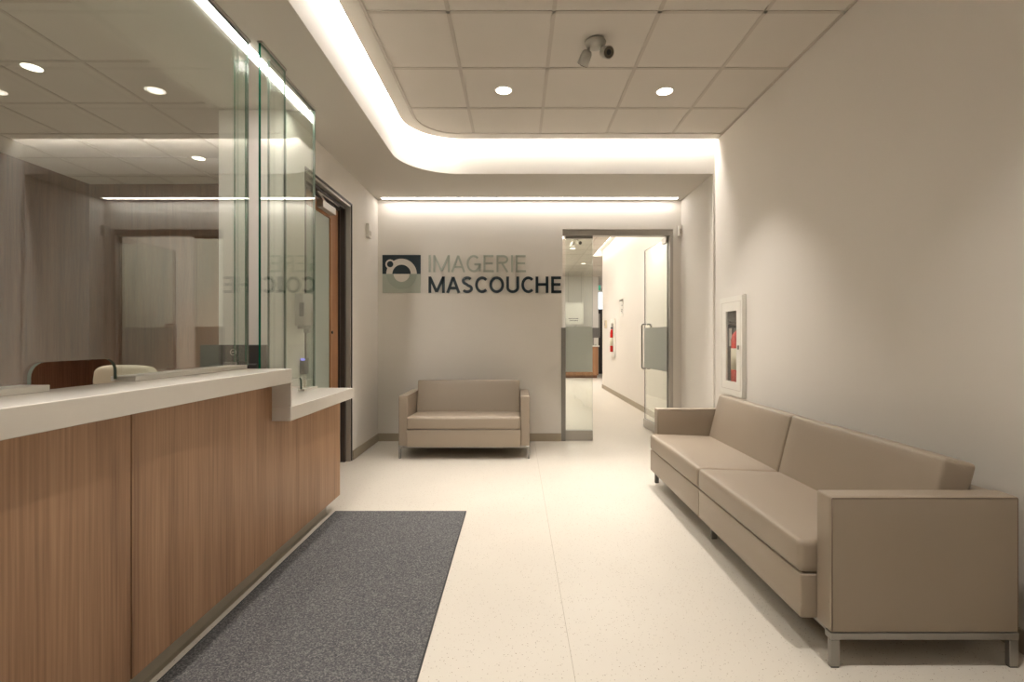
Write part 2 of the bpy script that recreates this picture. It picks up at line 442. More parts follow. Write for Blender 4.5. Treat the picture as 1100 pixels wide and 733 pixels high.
def make_sofa(units, unit_w, label, loc, rz):
    """local frame: x along the length from 0, y = 0 at the front of the arms, growing to the back"""
    arm = .09; L = units*unit_w + 2*arm; D = .686
    t = thing('sofa', label, 'sofa', loc, rz)
    for a in (0, L-arm):
        bm = B(); soft(bm, a, a+arm, 0, D, .127, .622, .009, (.0, .0, 0.0), n=6); obj('armrest', bm, 'leather', t)
        bm = B()                                   # piping round the outer face
        xo = a if a == 0 else a+arm
        for xx in (a+.0015, a+arm-.0015):
            q = [(xx, .006, .135), (xx, .006, .616), (xx, D-.006, .616), (xx, D-.006, .135)]
            for p1, p2 in zip(q, q[1:]): tube(bm, [p1, p2], .0022, 6)
        obj('piping', bm, 'seam', t)
    for u in range(units):
        x0 = arm + u*unit_w; x1 = x0 + unit_w
        def dip(p): return Vector((p.x, p.y, p.z - .02*max(0, (p.y+.06)/.5)*(1 if p.z > .36 else 0)))
        bm = B(); soft(bm, x0+.002, x1-.002, -.062, .47, .300, .424, .022, (0, .006, .008), shear=dip); obj('seat_cushion', bm, 'leather', t)
        bm = B(); soft(bm, x0+.001, x1-.001, -.058, .60, .130, .297, .007, n=4); obj('seat_base', bm, 'leather', t)
        def lean(p):
            k = (p.z-.41)/(.742-.41)
            off = .414 + .083*k
            zz = p.z - (p.y/.125)*.028*max(0, k)
            return Vector((p.x, p.y + off, zz))
        bm = B(); soft(bm, x0+.003, x1-.003, 0, .125, .392, .742, .016, (0, .008, .006), shear=lean); obj('back_cushion', bm, 'leather', t)
    bm = B(); soft(bm, arm+.001, L-arm-.001, .605, D-.005, .13, .615, .008, n=4); obj('back_panel', bm, 'leather', t)
    bm = B()
    for a in (0, L-.036):
        box(bm, a, a+.036, .0, D, .101, .126, bevel=.002, seg=1)
    box(bm, .036, L-.036, .02, .05, .104, .1265); box(bm, .036, L-.036, D-.05, D-.02, .104, .1265)
    obj('base_rail', bm, 'steel', t)
    xs = [0, L-.036] + ([L/2-.018] if units > 1 else [])
    for x in xs:
        for y in (0.0, D-.036):
            yy = y + (.02 if x not in (0, L-.036) and y == 0 else 0)
            bm = B(); xa = x if x < L/2 else x+.016
            box(bm, xa, xa+.020, yy, yy+.034, .004, .1015, bevel=.002, seg=1)
            box(bm, xa+.002, xa+.018, yy+.003, yy+.031, 0, .005, 1)
            obj('leg', bm, ['steel', 'black'], t)
    return t
# long sofa: local +x points away from the camera, local +y points to the right wall
# rz = 90 deg maps local x to world +y and local y to world -x; mirror by starting at the far end and turning -90
L2 = 2*1.0725 + .18
make_sofa(2, 1.0725, 'long taupe leather two-cushion sofa against the right wall', (1.1405, 1.815+L2, 0), -PI/2)
make_sofa(1, 1.12, 'small taupe leather loveseat under the wall sign', (-1.171, 4.957, 0), 0)

# ------------------------------------------------------------------ reception counter
ct = thing('reception_counter', 'wood laminate reception counter along the left side of the lobby', 'counter', (-1.241, 0, 0))
def local(bm, dx):
    for v in bm.verts: v.co.x += dx
XW = -1.241
joints = [-1.9, -.29, 1.610, 3.511]
for i, (a, b) in enumerate(zip(joints, joints[1:])):
    bm = B(); top = .9705
    g = .003
    if b > 3:
        prism(bm, [(a+g, .098), (b, .098), (b, .7765), (2.545, .7765), (2.545, .9705), (a+g, .9705)], 'X', XW-.02, XW)
    else:
        box(bm, XW-.02, XW, a+g, b-g, .098, .9705)
    local(bm, 1.241); obj('front_panel', bm, 'oak', ct)
bm = B(); box(bm, XW-.30, XW-.021, -1.9, 3.511, .0, .7765); box(bm, XW-.25, XW-.021, -1.9, 2.54, .7765, .9705)
bmesh.ops.translate(bm, verts=bm.verts, vec=(0, 0, 0))
local(bm, 1.241)
for v in bm.verts:
    if v.co.z < .01: v.co.z = .098
obj('carcass', bm, 'dark_room', ct)
bm = B(); box(bm, -1.31, -1.2945, -1.9, 3.40, 0, .0975)
for i in range(4):                       # cove toe at the floor
    h = .012*(1-i/4)
    box(bm, -1.2945, -1.2945+.003*(i+1), -1.9, 3.40, 0, h*.5+.001)
box(bm, -1.54, -1.31, 3.38, 3.40, 0, .0975)
local(bm, 1.241); obj('kick_plate', bm, 'kick', ct)

bm = B()
box(bm, -1.425, -1.144, -1.9, 2.546, .971, 1.043, bevel=.0025, seg=2)
tag(obj('countertop', bm, 'quartz'), 'long white quartz worktop of the reception counter', 'countertop')
tl = thing('transaction_ledge', 'lower white quartz ledge at the far end of the counter', 'countertop', (-1.144, 3.0, .777))
bm = B(); box(bm, -1.6, -1.144, 2.534, 3.513, .777, .849, bevel=.0025)
for v in bm.verts: v.co -= Vector((-1.144, 3.0, .777))
obj('ledge_top', bm, 'quartz', tl)
bm = B(); box(bm, -1.425, -1.1445, 2.534, 2.546, .8495, .9705)
for v in bm.verts: v.co -= Vector((-1.144, 3.0, .777))
obj('end_panel', bm, 'quartz', tl)

# glass screens
GX = -1.44; GT = .006
ZT = ZS - .012
GC = -1.412
def notch(y0, y1, z0, ztop, r=.045, left_r=True, right_r=True):
    pts = []
    pts.append((y0, z0))
    if left_r: pts += arc(y0+r, ztop-r, r, PI, PI/2, 6)
    else: pts.append((y0, ztop))
    if right_r: pts += arc(y1-r, ztop-r, r, PI/2, 0, 6)
    else: pts.append((y1, ztop))
    pts.append((y1, z0))
    return pts
def pane(name, label, pts, axis, a, b, cat='screen', mats=('glass', 'edge'), group=None):
    bm = B(); prism(bm, pts, axis, a, b, 0, 1)
    o = obj(name, bm, list(mats)); tag(o, label, cat, group); return o
ptsA = [(-1.5, 1.052)] + notch(1.476, 1.793, 1.052, 1.126) + [(2.676, 1.052), (2.676, ZT), (-1.5, ZT)]
pane('glass_screen', 'large clear glass screen on the counter with a rounded pass-through slot', ptsA, 'X', GX-GT, GX+GT, mats=('glass', 'edge_mid'))
ptsB = [(2.675, .858), (2.962, .858), (2.962, ZT), (2.675, ZT)]
pane('glass_screen', 'narrow overlapping glass panel between the large screen and the ledge screen', ptsB, 'X', -1.381, -1.369)
gB = COL.objects['glass_screen.001'].data; gB.materials.append(M['edge_mid'])
for p in gB.polygons:
    if p.material_index == 1 and p.center.y > 2.9: p.material_index = 2
ptsC = [(2.845, .94)] + arc(3.275-.03, .94-.03, .03, PI/2, 0, 6) + [(3.275, .862), (3.478, .862), (3.478, ZT), (2.845, ZT)]
pane('glass_screen', 'glass screen with a low slot standing on the lower ledge', ptsC, 'X', GC-GT, GC+GT, mats=('glass', 'edge_mid'))
bm = B(); box(bm, XL+.004, GC+GT, 3.480, 3.490, .862, ZT)
bm.normal_update()
for f in bm.faces:
    if abs(f.normal.y) < .5: f.material_index = 1
o = obj('glass_screen', bm, ['glass', 'edge_pale']); tag(o, 'short glass return closing the ledge screen to the left wall', 'screen')
bm = B(); box(bm, -1.506, GX-GT-.001, 2.664, 2.676, 1.07, ZT-.10)
bm.normal_update()
for f in bm.faces:
    if abs(f.normal.y) < .5: f.material_index = 1
tag(obj('glass_fin', bm, ['glass', 'edge']), 'narrow glass fin behind the end of the large screen', 'screen')
# channels
bm = B(); box(bm, -1.462, -1.372, -1.5, 1.470, 1.0435, 1.0615, bevel=.001, seg=1)
tag(obj('glazing_channel', bm, 'white'), 'low white glazing channel on the counter, before the pass-through slot', 'trim')
bm = B(); box(bm, -1.462, -1.372, 1.800, 2.546, 1.0435, 1.0615, bevel=.001, seg=1)
tag(obj('glazing_channel', bm, 'white'), 'low white glazing channel on the counter, beyond the pass-through slot', 'trim')
bm = B(); box(bm, -1.434, -1.39, 3.275, 3.492, .8495, .8625); 
tag(obj('glazing_channel', bm, 'white'), 'short glazing channel on the lower ledge', 'trim')
bm = B(); box(bm, -1.450, -1.424, -1.5, 2.676, ZT, ZS-.0005)
tag(obj('head_channel', bm, 'nickel'), 'long ceiling channel holding the large glass screen', 'trim')
bm = B(); box(bm, -1.424, -1.398, 2.845, 3.478, ZT, ZS-.0005); box(bm, XL+.003, -1.398, 3.478, 3.492, ZT, ZS-.0005)
tag(obj('head_channel', bm, 'nickel'), 'ceiling channel holding the ledge glass screen', 'trim')
bm = B(); box(bm, -1.388, -1.362, 2.675, 2.962, ZT, ZS-.0005)
tag(obj('head_channel', bm, 'nickel'), 'ceiling channel holding the narrow glass panel', 'trim')

# ------------------------------------------------------------------ floor mat
fm = thing('floor_mat', 'long charcoal entrance mat on the floor beside the counter', 'mat', (-.8, 1, 0))
bm = B(); box(bm, -.441, .4475, -3.4, 2.438, .0005, .008); obj('mat_pile', bm, 'matc', fm)
bm = B()
box(bm, .4475, .4535, -3.4, 2.446, .0002, .006); box(bm, -.449, .4475, 2.438, 2.446, .0002, .006); box(bm, -.449, -.441, -3.4, 2.438, .0002, .006)
obj('mat_border', bm, 'matedge', fm)

# ------------------------------------------------------------------ glazed entrance in the back wall
YD = YB+.055
bm = B()
box(bm, OX0, OX1, YB+.02, YB+.11, 2.392, OZ)                      # header
box(bm, OX1-.035, OX1, YB+.0, YB+.13, 0, 2.392)
struct('door_1', bm, 'nickel', label='metal header and jamb of the glazed opening')
# wall end guard left of sidelight
bm = B(); box(bm, OX0-.018, OX0+.034, YB-.006, YB+.11, 0, 1.318, bevel=.002, seg=1)
tag(obj('corner_guard', bm, 'steel'), 'tall brushed steel corner guard beside the glass sidelight', 'guard')
sl = thing('sidelight', 'fixed clear glass sidelight with a frosted band beside the open glass door', 'window', (.72, YD, 0))
SX0, SX1 = OX0+.036, .888
bm = B(); box(bm, SX0-.72, SX1-.72, -.006, .006, .118, 2.391)
bm.normal_update()
for f in bm.faces:
    if abs(f.normal.y) < .5: f.material_index = 1
obj('glass_pane', bm, ['glass', 'edge_pale'], sl)
bm = B(); box(bm, SX0-.72, SX1-.72, -.0095, -.0065, .80, 1.33); obj('frosted_band', bm, 'frost', sl)
bm = B(); box(bm, SX0-.72, SX1-.72, -.03, .03, 0.0, .117, bevel=.002, seg=1); obj('bottom_rail', bm, 'nickel', sl)
bm = B(); box(bm, SX0-.72, SX1-.72, -.025, .025, 2.362, 2.3915); obj('top_rail', bm, 'steel', sl)
# open door leaf, local x from the hinge to the free edge
ang = math.atan2(6.70-5.865, 1.728-1.772)
gd = thing('glass_door', 'open clear glass door with a frosted band and long pull handle', 'door', (1.770, 5.865, 0), ang)
W = .86
bm = B(); box(bm, 0, W, -.006, .006, .115, 2.37)
bm.normal_update()
for f in bm.faces:
    if abs(f.normal.y) < .5: f.material_index = 1
obj('glass_pane', bm, ['glass', 'frame'], gd)
bm = B(); box(bm, 0.01, W-.0, .0065, .0095, .80, 1.33); obj('frosted_band', bm, 'frost', gd)
bm = B(); box(bm, 0, W, -.022, .022, .012, .114, bevel=.002, seg=1); obj('bottom_rail', bm, 'nickel', gd)
bm = B(); box(bm, 0, .15, -.02, .02, 2.32, 2.388, bevel=.003, seg=1); lathe(bm, [(.018, 2.375), (.018, 2.392)], (.05, 0, 0)); obj('pivot_patch', bm, 'nickel', gd)
for s in (1, -1):
    bm = B()
    hx = W-.07
    yo = s*.062
    pts = [(hx, s*.008, .80), (hx, yo*.7, .80)] + [(hx, yo - s*.018*(1-math.sin(a)), .80+.018*(1-math.cos(a))) for a in [PI/8*i for i in range(5)]]
    pts = [(hx, s*.008, .79), (hx, yo-s*.02, .79), (hx, yo-s*.006, .796), (hx, yo, .81), (hx, yo, 1.36), (hx, yo-s*.006, 1.374), (hx, yo-s*.02, 1.38), (hx, s*.008, 1.38)]
    tube(bm, pts, .011, 12); obj('pull_handle', bm, 'steel', gd)

# ------------------------------------------------------------------ wooden door on the left
bm = B()
# stepped frame: outer black bead, light liner, dark jamb
def portal(bm, y0, y1, z1, x0, x1, t, mi):
    box(bm, x0, x1, y0, y0+t, 0, z1, mi); box(bm, x0, x1, y1-t, y1, 0, z1, mi); box(bm, x0, x1, y0+t, y1-t, z1-t, z1, mi)
portal(bm, DY0, DY1, DZ, XL-.2, XL+.006, .014, 0)
portal(bm, DY0+.014, DY1-.014, DZ-.014, XL-.2, XL-.004, .022, 1)
portal(bm, DY0+.036, DY1-.036, DZ-.036, XL-.19, XL-.045, .03, 0)
portal(bm, DY0+.066, DY1-.066, DZ-.066, XL-.18, XL-.085, .02, 0)
struct('door_2', bm, ['frame', 'nickel'], label='dark metal frame around the wooden door')
wd = thing('wooden_door', 'closed wood-framed door with a tall frosted glass pane in the left wall', 'door', (XL-.125, DY0+.088, 0))
Wd = DY1-DY0-.176; Hd = DZ-.09
st = .19
bm = B()
box(bm, -.022, .022, 0, st, .01, Hd, bevel=.002, seg=1); box(bm, -.022, .022, Wd-st, Wd, .01, Hd, bevel=.002, seg=1)
box(bm, -.022, .022, st, Wd-st, Hd-.115, Hd); box(bm, -.022, .022, st, Wd-st, .01, .25)
obj('door_leaf', bm, 'door_wood', wd)
bm = B(); box(bm, -.008, .008, st, Wd-st, .25, Hd-.115); obj('frosted_pane', bm, 'door_frost', wd)
bm = B(); lathe(bm, [(.014, .022), (.014, .03), (.006, .031)], (0, Wd-st+.03, 1.25), 'X', 16)
obj('lock_cylinder', bm, 'black', wd)
cl = thing('door_closer', 'silver door closer with folding arms at the top of the wooden door', 'door closer', (XL-.1, 4.45, Hd-.05))
bm = B(); box(bm, 0, .055, -.17, .13, -.045, .02, bevel=.004); obj('closer_body', bm, 'nickel', cl)
bm = B(); tube(bm, [(.03, -.05, .03), (.075, -.33, .042)], .007, 8); tube(bm, [(.075, -.33, .042), (.065, .18, .05)], .006, 8)
obj('closer_arm', bm, 'nickel', cl)

# ------------------------------------------------------------------ sign
SC = F/YB
def sx(px): return (px-555)/SC
def sz(py): return 1.2 + (363-py)/SC
sign = thing('wall_sign', 'raised clinic sign: round emblem and two lines of lettering on the back wall', 'sign', (sx(410), YB, sz(315)))
def rel(bm):
    for v in bm.verts: v.co -= Vector((sx(410), YB, sz(315)))
def disc(bm, cx, cz, r0_, r1_, a0, a1, y0, y1, mi=0, n=40):
    """a ring sector (r0_ may be 0) standing off the wall"""
    out = arc(cx, cz, r1_, a0, a1, n)
    if r0_ > 0: pts = out + arc(cx, cz, r0_, a1, a0, n)
    else: pts = out
    # build as quads for clean shading
    if r0_ > 0:
        inn = arc(cx, cz, r0_, a0, a1, n)
        ring = [[bm.verts.new((o_[0], y0, o_[1])), bm.verts.new((i_[0], y0, i_[1])), bm.verts.new((i_[0], y1, i_[1])), bm.verts.new((o_[0], y1, o_[1]))] for o_, i_ in zip(out, inn)]
        for P, Q in zip(ring, ring[1:]):
            for k in range(4): bm.faces.new((P[k], P[(k+1) % 4], Q[(k+1) % 4], Q[k])).material_index = mi
        for R in (ring[0], ring[-1]): bm.faces.new(R).material_index = mi
    else:
        if abs(a1-a0) > 6.28: pts = pts[:-1]
        prism(bm, pts, 'Y', y0, y1, mi)
X0, X1, Z1, Z0 = sx(411.1), sx(452), sz(274.2), sz(315)
ecx, ecz = sx(431.7), sz(294.8); ey = sz(294.6)
R1, R0 = 16.3/SC, 9.9/SC
y1, y0_ = YB-.001, YB-.014
bm = B(); box(bm, X0, X1, y0_, y1, ey, Z1); rel(bm); obj('emblem_top', bm, 'navy', sign)
bm = B(); box(bm, X0, X1, y0_, y1, Z0, ey-.0005); rel(bm); obj('emblem_bottom', bm, 'sage', sign)
zc = ecz - .012
bm = B(); disc(bm, ecx, ey, R0, R1, 0, PI, YB-.019, YB-.0145); disc(bm, sx(419.6), sz(284.2), 3.4/SC, 5.1/SC, 0, 2*PI, YB-.021, YB-.0145); 
rel(bm); obj('emblem_ring', bm, 'wall', sign)
bm = B(); disc(bm, sx(419.6), sz(284.2), 0, 3.3/SC, 0, 2*PI, YB-.022, YB-.0145); rel(bm); obj('emblem_dot', bm, 'navy', sign)
bm = B(); disc(bm, ecx, ey, 8.6/SC, R1, PI, 2*PI, YB-.018, YB-.0145); rel(bm); obj('emblem_lower_ring', bm, 'sage_dark', sign)
bm = B(); disc(bm, ecx, ey-.0006, 0, 8.5/SC, PI, 2*PI, YB-.017, YB-.0145); rel(bm); obj('emblem_centre', bm, 'wall', sign)

# letters as strokes on a unit cap height; each entry: width, list of polylines
def ell(cx, cz, rx, rz, a0, a1, n=18):
    return [(cx+rx*math.cos(math.radians(a0+(a1-a0)*i/n)), cz+rz*math.sin(math.radians(a0+(a1-a0)*i/n))) for i in range(n+1)]
def letter(ch, t):
    h = t/2; a, b = h, 1-h
    if ch == 'I': return t, [[(h, 0), (h, 1)]]
    if ch == 'M': w = .86; return w, [[(h, 0), (h, 1)], [(w-h, 0), (w-h, 1)], [(h*1.0, .97), (w/2, .06)], [(w-h*1.0, .97), (w/2, .06)]]
    if ch == 'A': w = .72; return w, [[(h*.8, 0), (w/2, .97)], [(w-h*.8, 0), (w/2, .97)], [(.17, .30), (w-.17, .30)]]
    if ch == 'G': w = .74; return w, [ell(w/2, .5, w/2-h, .5-h, 48, 358), [(w-h, .0+.06), (w-h, .46)], [(w*.55, .46), (w, .46)]]
    if ch == 'E': w = .54; return w, [[(h, 0), (h, 1)], [(0, a), (w, a)], [(0, b), (w-.02, b)], [(0, .52), (w-.05, .52)]]
    if ch == 'R': w = .62; return w, [[(h, 0), (h, 1)], [(h, b), (w*.55, b)] + ell(w*.55, .745, w*.45-h, .255-h, 90, -90, 12)[1:] + [(h, .49+h)], [(w*.48, .5), (w-h*.9, 0)]]
    if ch == 'S': w = .60; return w, [ell(w/2, .735, w/2-h-.01, .265-h, 35, 250, 14) + ell(w/2, .265, w/2-h, .265-h, 75, -150, 16)[0:]]
    if ch == 'C': w = .64; return w, [ell(.37, .5, .37-h, .5-h, 44, 316)]
    if ch == 'O': w = .78; return w, [ell(w/2, .5, w/2-h, .5-h, 0, 360, 36)]
    if ch == 'U': w = .68; return w, [[(h, 1), (h, .34)] + ell(w/2, .34, w/2-h, .34-h, 180, 360, 16)[1:-1] + [(w-h, .34), (w-h, 1)]]
    if ch == 'H': w = .68; return w, [[(h, 0), (h, 1)], [(w-h, 0), (w-h, 1)], [(h, .52), (w-h, .52)]]
def stroke(bm, pts, w, y0, y1):
    """a mitred band along a polyline in the x-z plane"""
    P = [Vector((p[0], p[1])) for p in pts]; n = len(P)
    closed = (P[0]-P[-1]).length < 1e-6
    L, R = [], []
    for i in range(n):
        if closed: a = P[i-1] if i else P[-2]; c = P[i+1] if i < n-1 else P[1]
        else: a = P[max(i-1, 0)]; c = P[min(i+1, n-1)]
        d1 = (P[i]-a).normalized() if (P[i]-a).length > 1e-9 else (c-P[i]).normalized()
        d2 = (c-P[i]).normalized() if (c-P[i]).length > 1e-9 else d1
        m = Vector((-(d1.y+d2.y), d1.x+d2.x)).normalized(); n1 = Vector((-d1.y, d1.x))
        k = w/2/max(.5, m.dot(n1))
        L.append(P[i]+m*k); R.append(P[i]-m*k)
    ring = [[bm.verts.new((l.x, y0, l.y)), bm.verts.new((r.x, y0, r.y)), bm.verts.new((r.x, y1, r.y)), bm.verts.new((l.x, y1, l.y))] for l, r in zip(L, R)]
    for A, Q in zip(ring, ring[1:]):
        for k in range(4): bm.faces.new((A[k], A[(k+1) % 4], Q[(k+1) % 4], Q[k]))
    for Rr in (ring[0], ring[-1]): bm.faces.new(Rr)
def word(s, px0, px1, py0, py1, t, matn, kind):
    H = (py1-py0)/SC; gap = .135
    ws = [letter(c, t)[0] for c in s]
    gaps = [gap - (.06 if (s[i] in 'A' or s[i+1] in 'A') else 0) - (.03 if (s[i] in 'OC' or s[i+1] in 'OC') else 0) for i in range(len(s)-1)] + [0]
    tot = sum(ws)+sum(gaps); kx = (px1-px0)/SC/tot
    x = sx(px0); zb = sz(py1)
    for c, w_, g in zip(s, ws, gaps):
        bm = B()
        for pl in letter(c, t)[1]:
            stroke(bm, [(x+p[0]*kx, zb+p[1]*H) for p in pl], t*(kx+H)/2, YB-.016, YB-.001)
        rel(bm); o = obj('letter', bm, matn, sign); o['label'] = '%s letter %s' % (kind, c)
        x += (w_+g)*kx
word('IMAGERIE', 460.6, 565, 274.4, 292.6, .105, 'sage', 'thin sage green')
word('MASCOUCHE', 460.4, 603, 297.4, 315, .152, 'navy', 'bold dark navy')

# ------------------------------------------------------------------ extinguisher cabinet on the right wall
cab = thing('extinguisher_cabinet', 'white recessed cabinet with a glass window on the right wall', 'cabinet', (XR, 4.417, .7))
def cabrel(bm):
    for v in bm.verts: v.co -= Vector((XR, 4.417, .7))
y0c, y1c, z0c, z1c = 4.187, 4.647, .69, 1.565
wy0, wy1, wz0, wz1 = 4.30, 4.517, .815, 1.435
bm = B(); wall_grid(bm, 'X', XR-.020, XR-.001, y0c, y1c, z0c, z1c, [(4.215, 4.62, .735, 1.525)]); cabrel(bm); obj('cabinet_trim', bm, 'white', cab)
bm = B(); wall_grid(bm, 'X', XR-.036, XR-.0205, y0c+.004, y1c-.004, z0c+.004, z1c-.004, [(wy0, wy1, wz0, wz1)]); cabrel(bm); dr = obj('cabinet_door', bm, 'white', cab)
bm = B()
for (a, b, c, d) in ((4.222, 4.225, .745, 1.515), (4.609, 4.612, .745, 1.515)): box(bm, XR-.0375, XR-.036, a, b, c, d)
for z in (.745, 1.512): box(bm, XR-.0375, XR-.036, 4.222, 4.612, z, z+.003)
cabrel(bm); obj('door_groove', bm, 'tbar', dr)
bm = B(); box(bm, XR-.030, XR-.026, wy0+.0005, wy1-.0005, wz0+.0005, wz1-.0005)
cabrel(bm); obj('window_pane', bm, 'thin_glass', dr)
bm = B(); box(bm, XR-.046, XR-.0362, 4.248, 4.268, 1.10, 1.135, bevel=.002); cabrel(bm); obj('latch', bm, 'steel', dr)
bm = B()                                    # the tub
yA, yB_, zA, zB = 4.201, 4.634, .721, 1.539
box(bm, XR+.17, XR+.175, yA, yB_, zA, zB); box(bm, XR, XR+.17, yA, yA+.004, zA, zB); box(bm, XR, XR+.17, yB_-.004, yB_, zA, zB)
box(bm, XR, XR+.17, yA, yB_, zA, zA+.004); box(bm, XR, XR+.17, yA, yB_, zB-.004, zB)
cabrel(bm); obj('cabinet_tub', bm, 'grey', cab)
fe = thing('fire_extinguisher', 'red fire extinguisher behind the glass of the right wall cabinet', 'fire extinguisher', (1.982, 4.455, .726))
bm = B(); lathe(bm, [(.055, 0), (.066, .01), (.067, .30), (.067, .46), (.058, .50), (.035, .53), (.02, .545)], (0, 0, 0)); obj('tank', bm, 'red', fe)
bm = B(); lathe(bm, [(.0676, .19), (.0676, .38)], (0, 0, 0)); obj('paper_label', bm, 'label', fe)
bm = B(); lathe(bm, [(.018, .545), (.018, .58), (.012, .6)], (0, 0, 0), seg=16); box(bm, -.10, .02, -.012, .012, .585, .6, bevel=.003); box(bm, -.09, .02, -.011, .011, .61, .622, bevel=.003)
obj('valve_handle', bm, 'steel', fe)
bm = B(); tube(bm, [(0, .02, .57), (-.02, .07, .57), (-.03, .085, .50), (-.03, .085, .25), (-.03, .08, .18)], .009, 8); obj('hose', bm, 'black', fe)
bm = B(); box(bm, -.055, -.052, .03, .085, .40, .56); obj('inspection_tag', bm, 'white', fe)

# ------------------------------------------------------------------ ceiling lights
def downlight(label, loc, lens, watts, on=True, group=None):
    t = thing('downlight', label, 'ceiling light', loc, 0, group)
    bm = B()
    n = 32
    rings = [[(r*math.cos(2*PI*k/n), r*math.sin(2*PI*k/n), z) for k in range(n)] for r, z in ((.072, 0), (.070, -.006), (.062, -.006), (.058, .0))]
    R = [[bm.verts.new(p) for p in q] for q in rings]
    for A, Q in zip(R, R[1:]):
        for k in range(n): bm.faces.new((A[k], A[(k+1) % n], Q[(k+1) % n], Q[k])).smooth = True
    obj('trim_ring', bm, 'white', t)
    bm = B(); lathe(bm, [(.059, -.0045), (.059, -.002)], (0, 0, 0), smooth=False); obj('lens', bm, lens, t)
    if watts:
        d = bpy.data.lights.new('downlight_lamp', 'AREA'); d.shape = 'DISK'; d.size = .11; d.energy = watts; d.color = WARM; d.spread = math.radians(80)
        o = bpy.data.objects.new('lamp', d); COL.objects.link(o); o.parent = t; o.location = (0, 0, -.012)
    return t
downlight('round ceiling downlight above the loveseat side, left of the emergency lamp', (-.10, 3.845, ZC), 'lens', DOWN_W)
downlight('round ceiling downlight toward the right wall, right of the emergency lamp', (1.143, 3.86, ZC), 'lens', DOWN_W)
downlight('added round fill downlight overhead near the reception side', (-.10, 1.385, ZC), 'lens', DOWN_W*.5)  # out-of-frame overhead pair, added as fill for the foreground
downlight('added round fill downlight overhead near the right wall', (1.143, 1.385, ZC), 'lens', DOWN_W*.5)
downlight('added round fill downlight behind the viewpoint, reception side', (-.10, -1.08, ZC), 'lens', DOWN_W*.5)  # pair behind the camera, also added only as fill
downlight('added round fill downlight behind the viewpoint, sofa side', (1.143, -1.08, ZC), 'lens', DOWN_W*.5)
downlight('near round downlight in the reception office ceiling', (-3.41, 3.517, ZC), 'lens_dim', OFFICE_W)
downlight('far round downlight in the reception office ceiling', (-3.37, 5.30, ZC), 'lens_dim', OFFICE_W)
downlight('round downlight over the receptionist desk', (-3.41, 1.73, ZC), 'lens_dim', OFFICE_W)

em = thing('emergency_lamp', 'twin-head emergency lamp on the tiled ceiling', 'lamp', (.506, 3.205, ZC))
em.scale = (1.2, 1.2, 1.25)
bm = B(); lathe(bm, [(.052, 0), (.056, -.008), (.05, -.024), (.03, -.034), (.01, -.036)], (0, 0, -.004), seg=28); obj('canopy', bm, 'lampmetal', em)
for s, d in ((-1, Vector((-.35, .55, -.75))), (1, Vector((.25, -.85, -.45)))):
    d.normalize()
    root = Vector((s*.03, -.005, -.028)); joint = root + Vector((s*.014, .0, -.035))
    bm = B(); tube(bm, [root, root+Vector((s*.006, 0, -.02)), joint], .009, 10); obj('arm', bm, 'lampmetal', em)
    bm = B(); c0 = joint - d*.01
    tube(bm, [c0, c0+d*.012, c0+d*.03, c0+d*.072], [.016, .026, .029, .031], 20, cap=True)
    h = obj('lamp_head', bm, 'lampmetal', em)
    bm = B(); tube(bm, [c0+d*.0725, c0+d*.074], [.027, .027], 20); tube(bm, [c0+d*.0745, c0+d*.077], [.014, .012], 16, mi=1)
    obj('lamp_lens', bm, ['lensglass', 'black'], h)

# ------------------------------------------------------------------ small wall devices
def rbox(name, label, cat, x0, x1, y0, y1, z0, z1, m, bev=.004):
    t = thing(name, label, cat, ((x0+x1)/2, (y0+y1)/2, z0))
    bm = B(); box(bm, x0, x1, y0, y1, z0, z1, bevel=bev, seg=3)
    for v in bm.verts: v.co -= Vector(t.location)
    obj('housing', bm, m, t); return t
def sub(t, name, m, x0, x1, y0, y1, z0, z1, bev=.001):
    bm = B(); box(bm, x0, x1, y0, y1, z0, z1, bevel=bev, seg=1)
    for v in bm.verts: v.co -= Vector(t.location)
    return obj(name, bm, m, t)
t = rbox('motion_sensor', 'small white motion sensor high beside the glass door', 'sensor', 1.868, 1.905, YB-.055, YB-.001, 2.375, 2.50, 'white', .006)
sub(t, 'sensor_window', 'tbar', 1.874, 1.899, YB-.0575, YB-.0545, 2.40, 2.455)
t = rbox('wall_sounder', 'small white sounder box high on the left wall', 'alarm', XL+.001, XL+.035, 5.33, 5.44, 2.275, 2.42, 'white', .005)
sub(t, 'sounder_grille', 'tbar', XL+.034, XL+.037, 5.35, 5.42, 2.30, 2.35)

# soap dispenser on the left wall behind the ledge glass
so = thing('soap_dispenser', 'brushed metal hand sanitizer dispenser on the wall behind the ledge glass', 'dispenser', (XL, 3.69, 1.235))
bm = B()
prof = [(0, -.062), (.03, -.066)] + [(.06+.048*math.cos(a), .066*math.sin(a)) for a in [-PI/2+PI*i/12 for i in range(13)]] + [(.03, .066), (0, .062)]
def vprism(bm, pts, z0, z1, mi=0):
    A = [bm.verts.new((p[0], p[1], z0)) for p in pts]; Bq = [bm.verts.new((p[0], p[1], z1)) for p in pts]; n = len(pts)
    bm.faces.new(A).material_index = mi; bm.faces.new(Bq).material_index = mi
    for i in range(n):
        f = bm.faces.new((A[i], A[(i+1) % n], Bq[(i+1) % n], Bq[i])); f.smooth = 1 < i < n-2; f.material_index = mi
vprism(bm, [(p[0]+.001, p[1]) for p in prof], .055, .285); obj('cover', bm, 'nickel', so)
bm = B(); vprism(bm, [(p[0]*.75+.01, p[1]*.6) for p in prof], .03, .0545); box(bm, .045, .085, -.018, .018, .0, .03, bevel=.004); obj('nozzle', bm, 'steel', so)
bm = B(); box(bm, .035, .07, -.0685, -.066, .12, .22, bevel=.001, seg=1); obj('level_window', bm, 'grey', so)
t = rbox('card_reader', 'dark grey card reader with a blue light on the wall behind the ledge', 'reader', XL+.001, XL+.035, 3.71, 3.79, .93, 1.045, 'grey', .004)
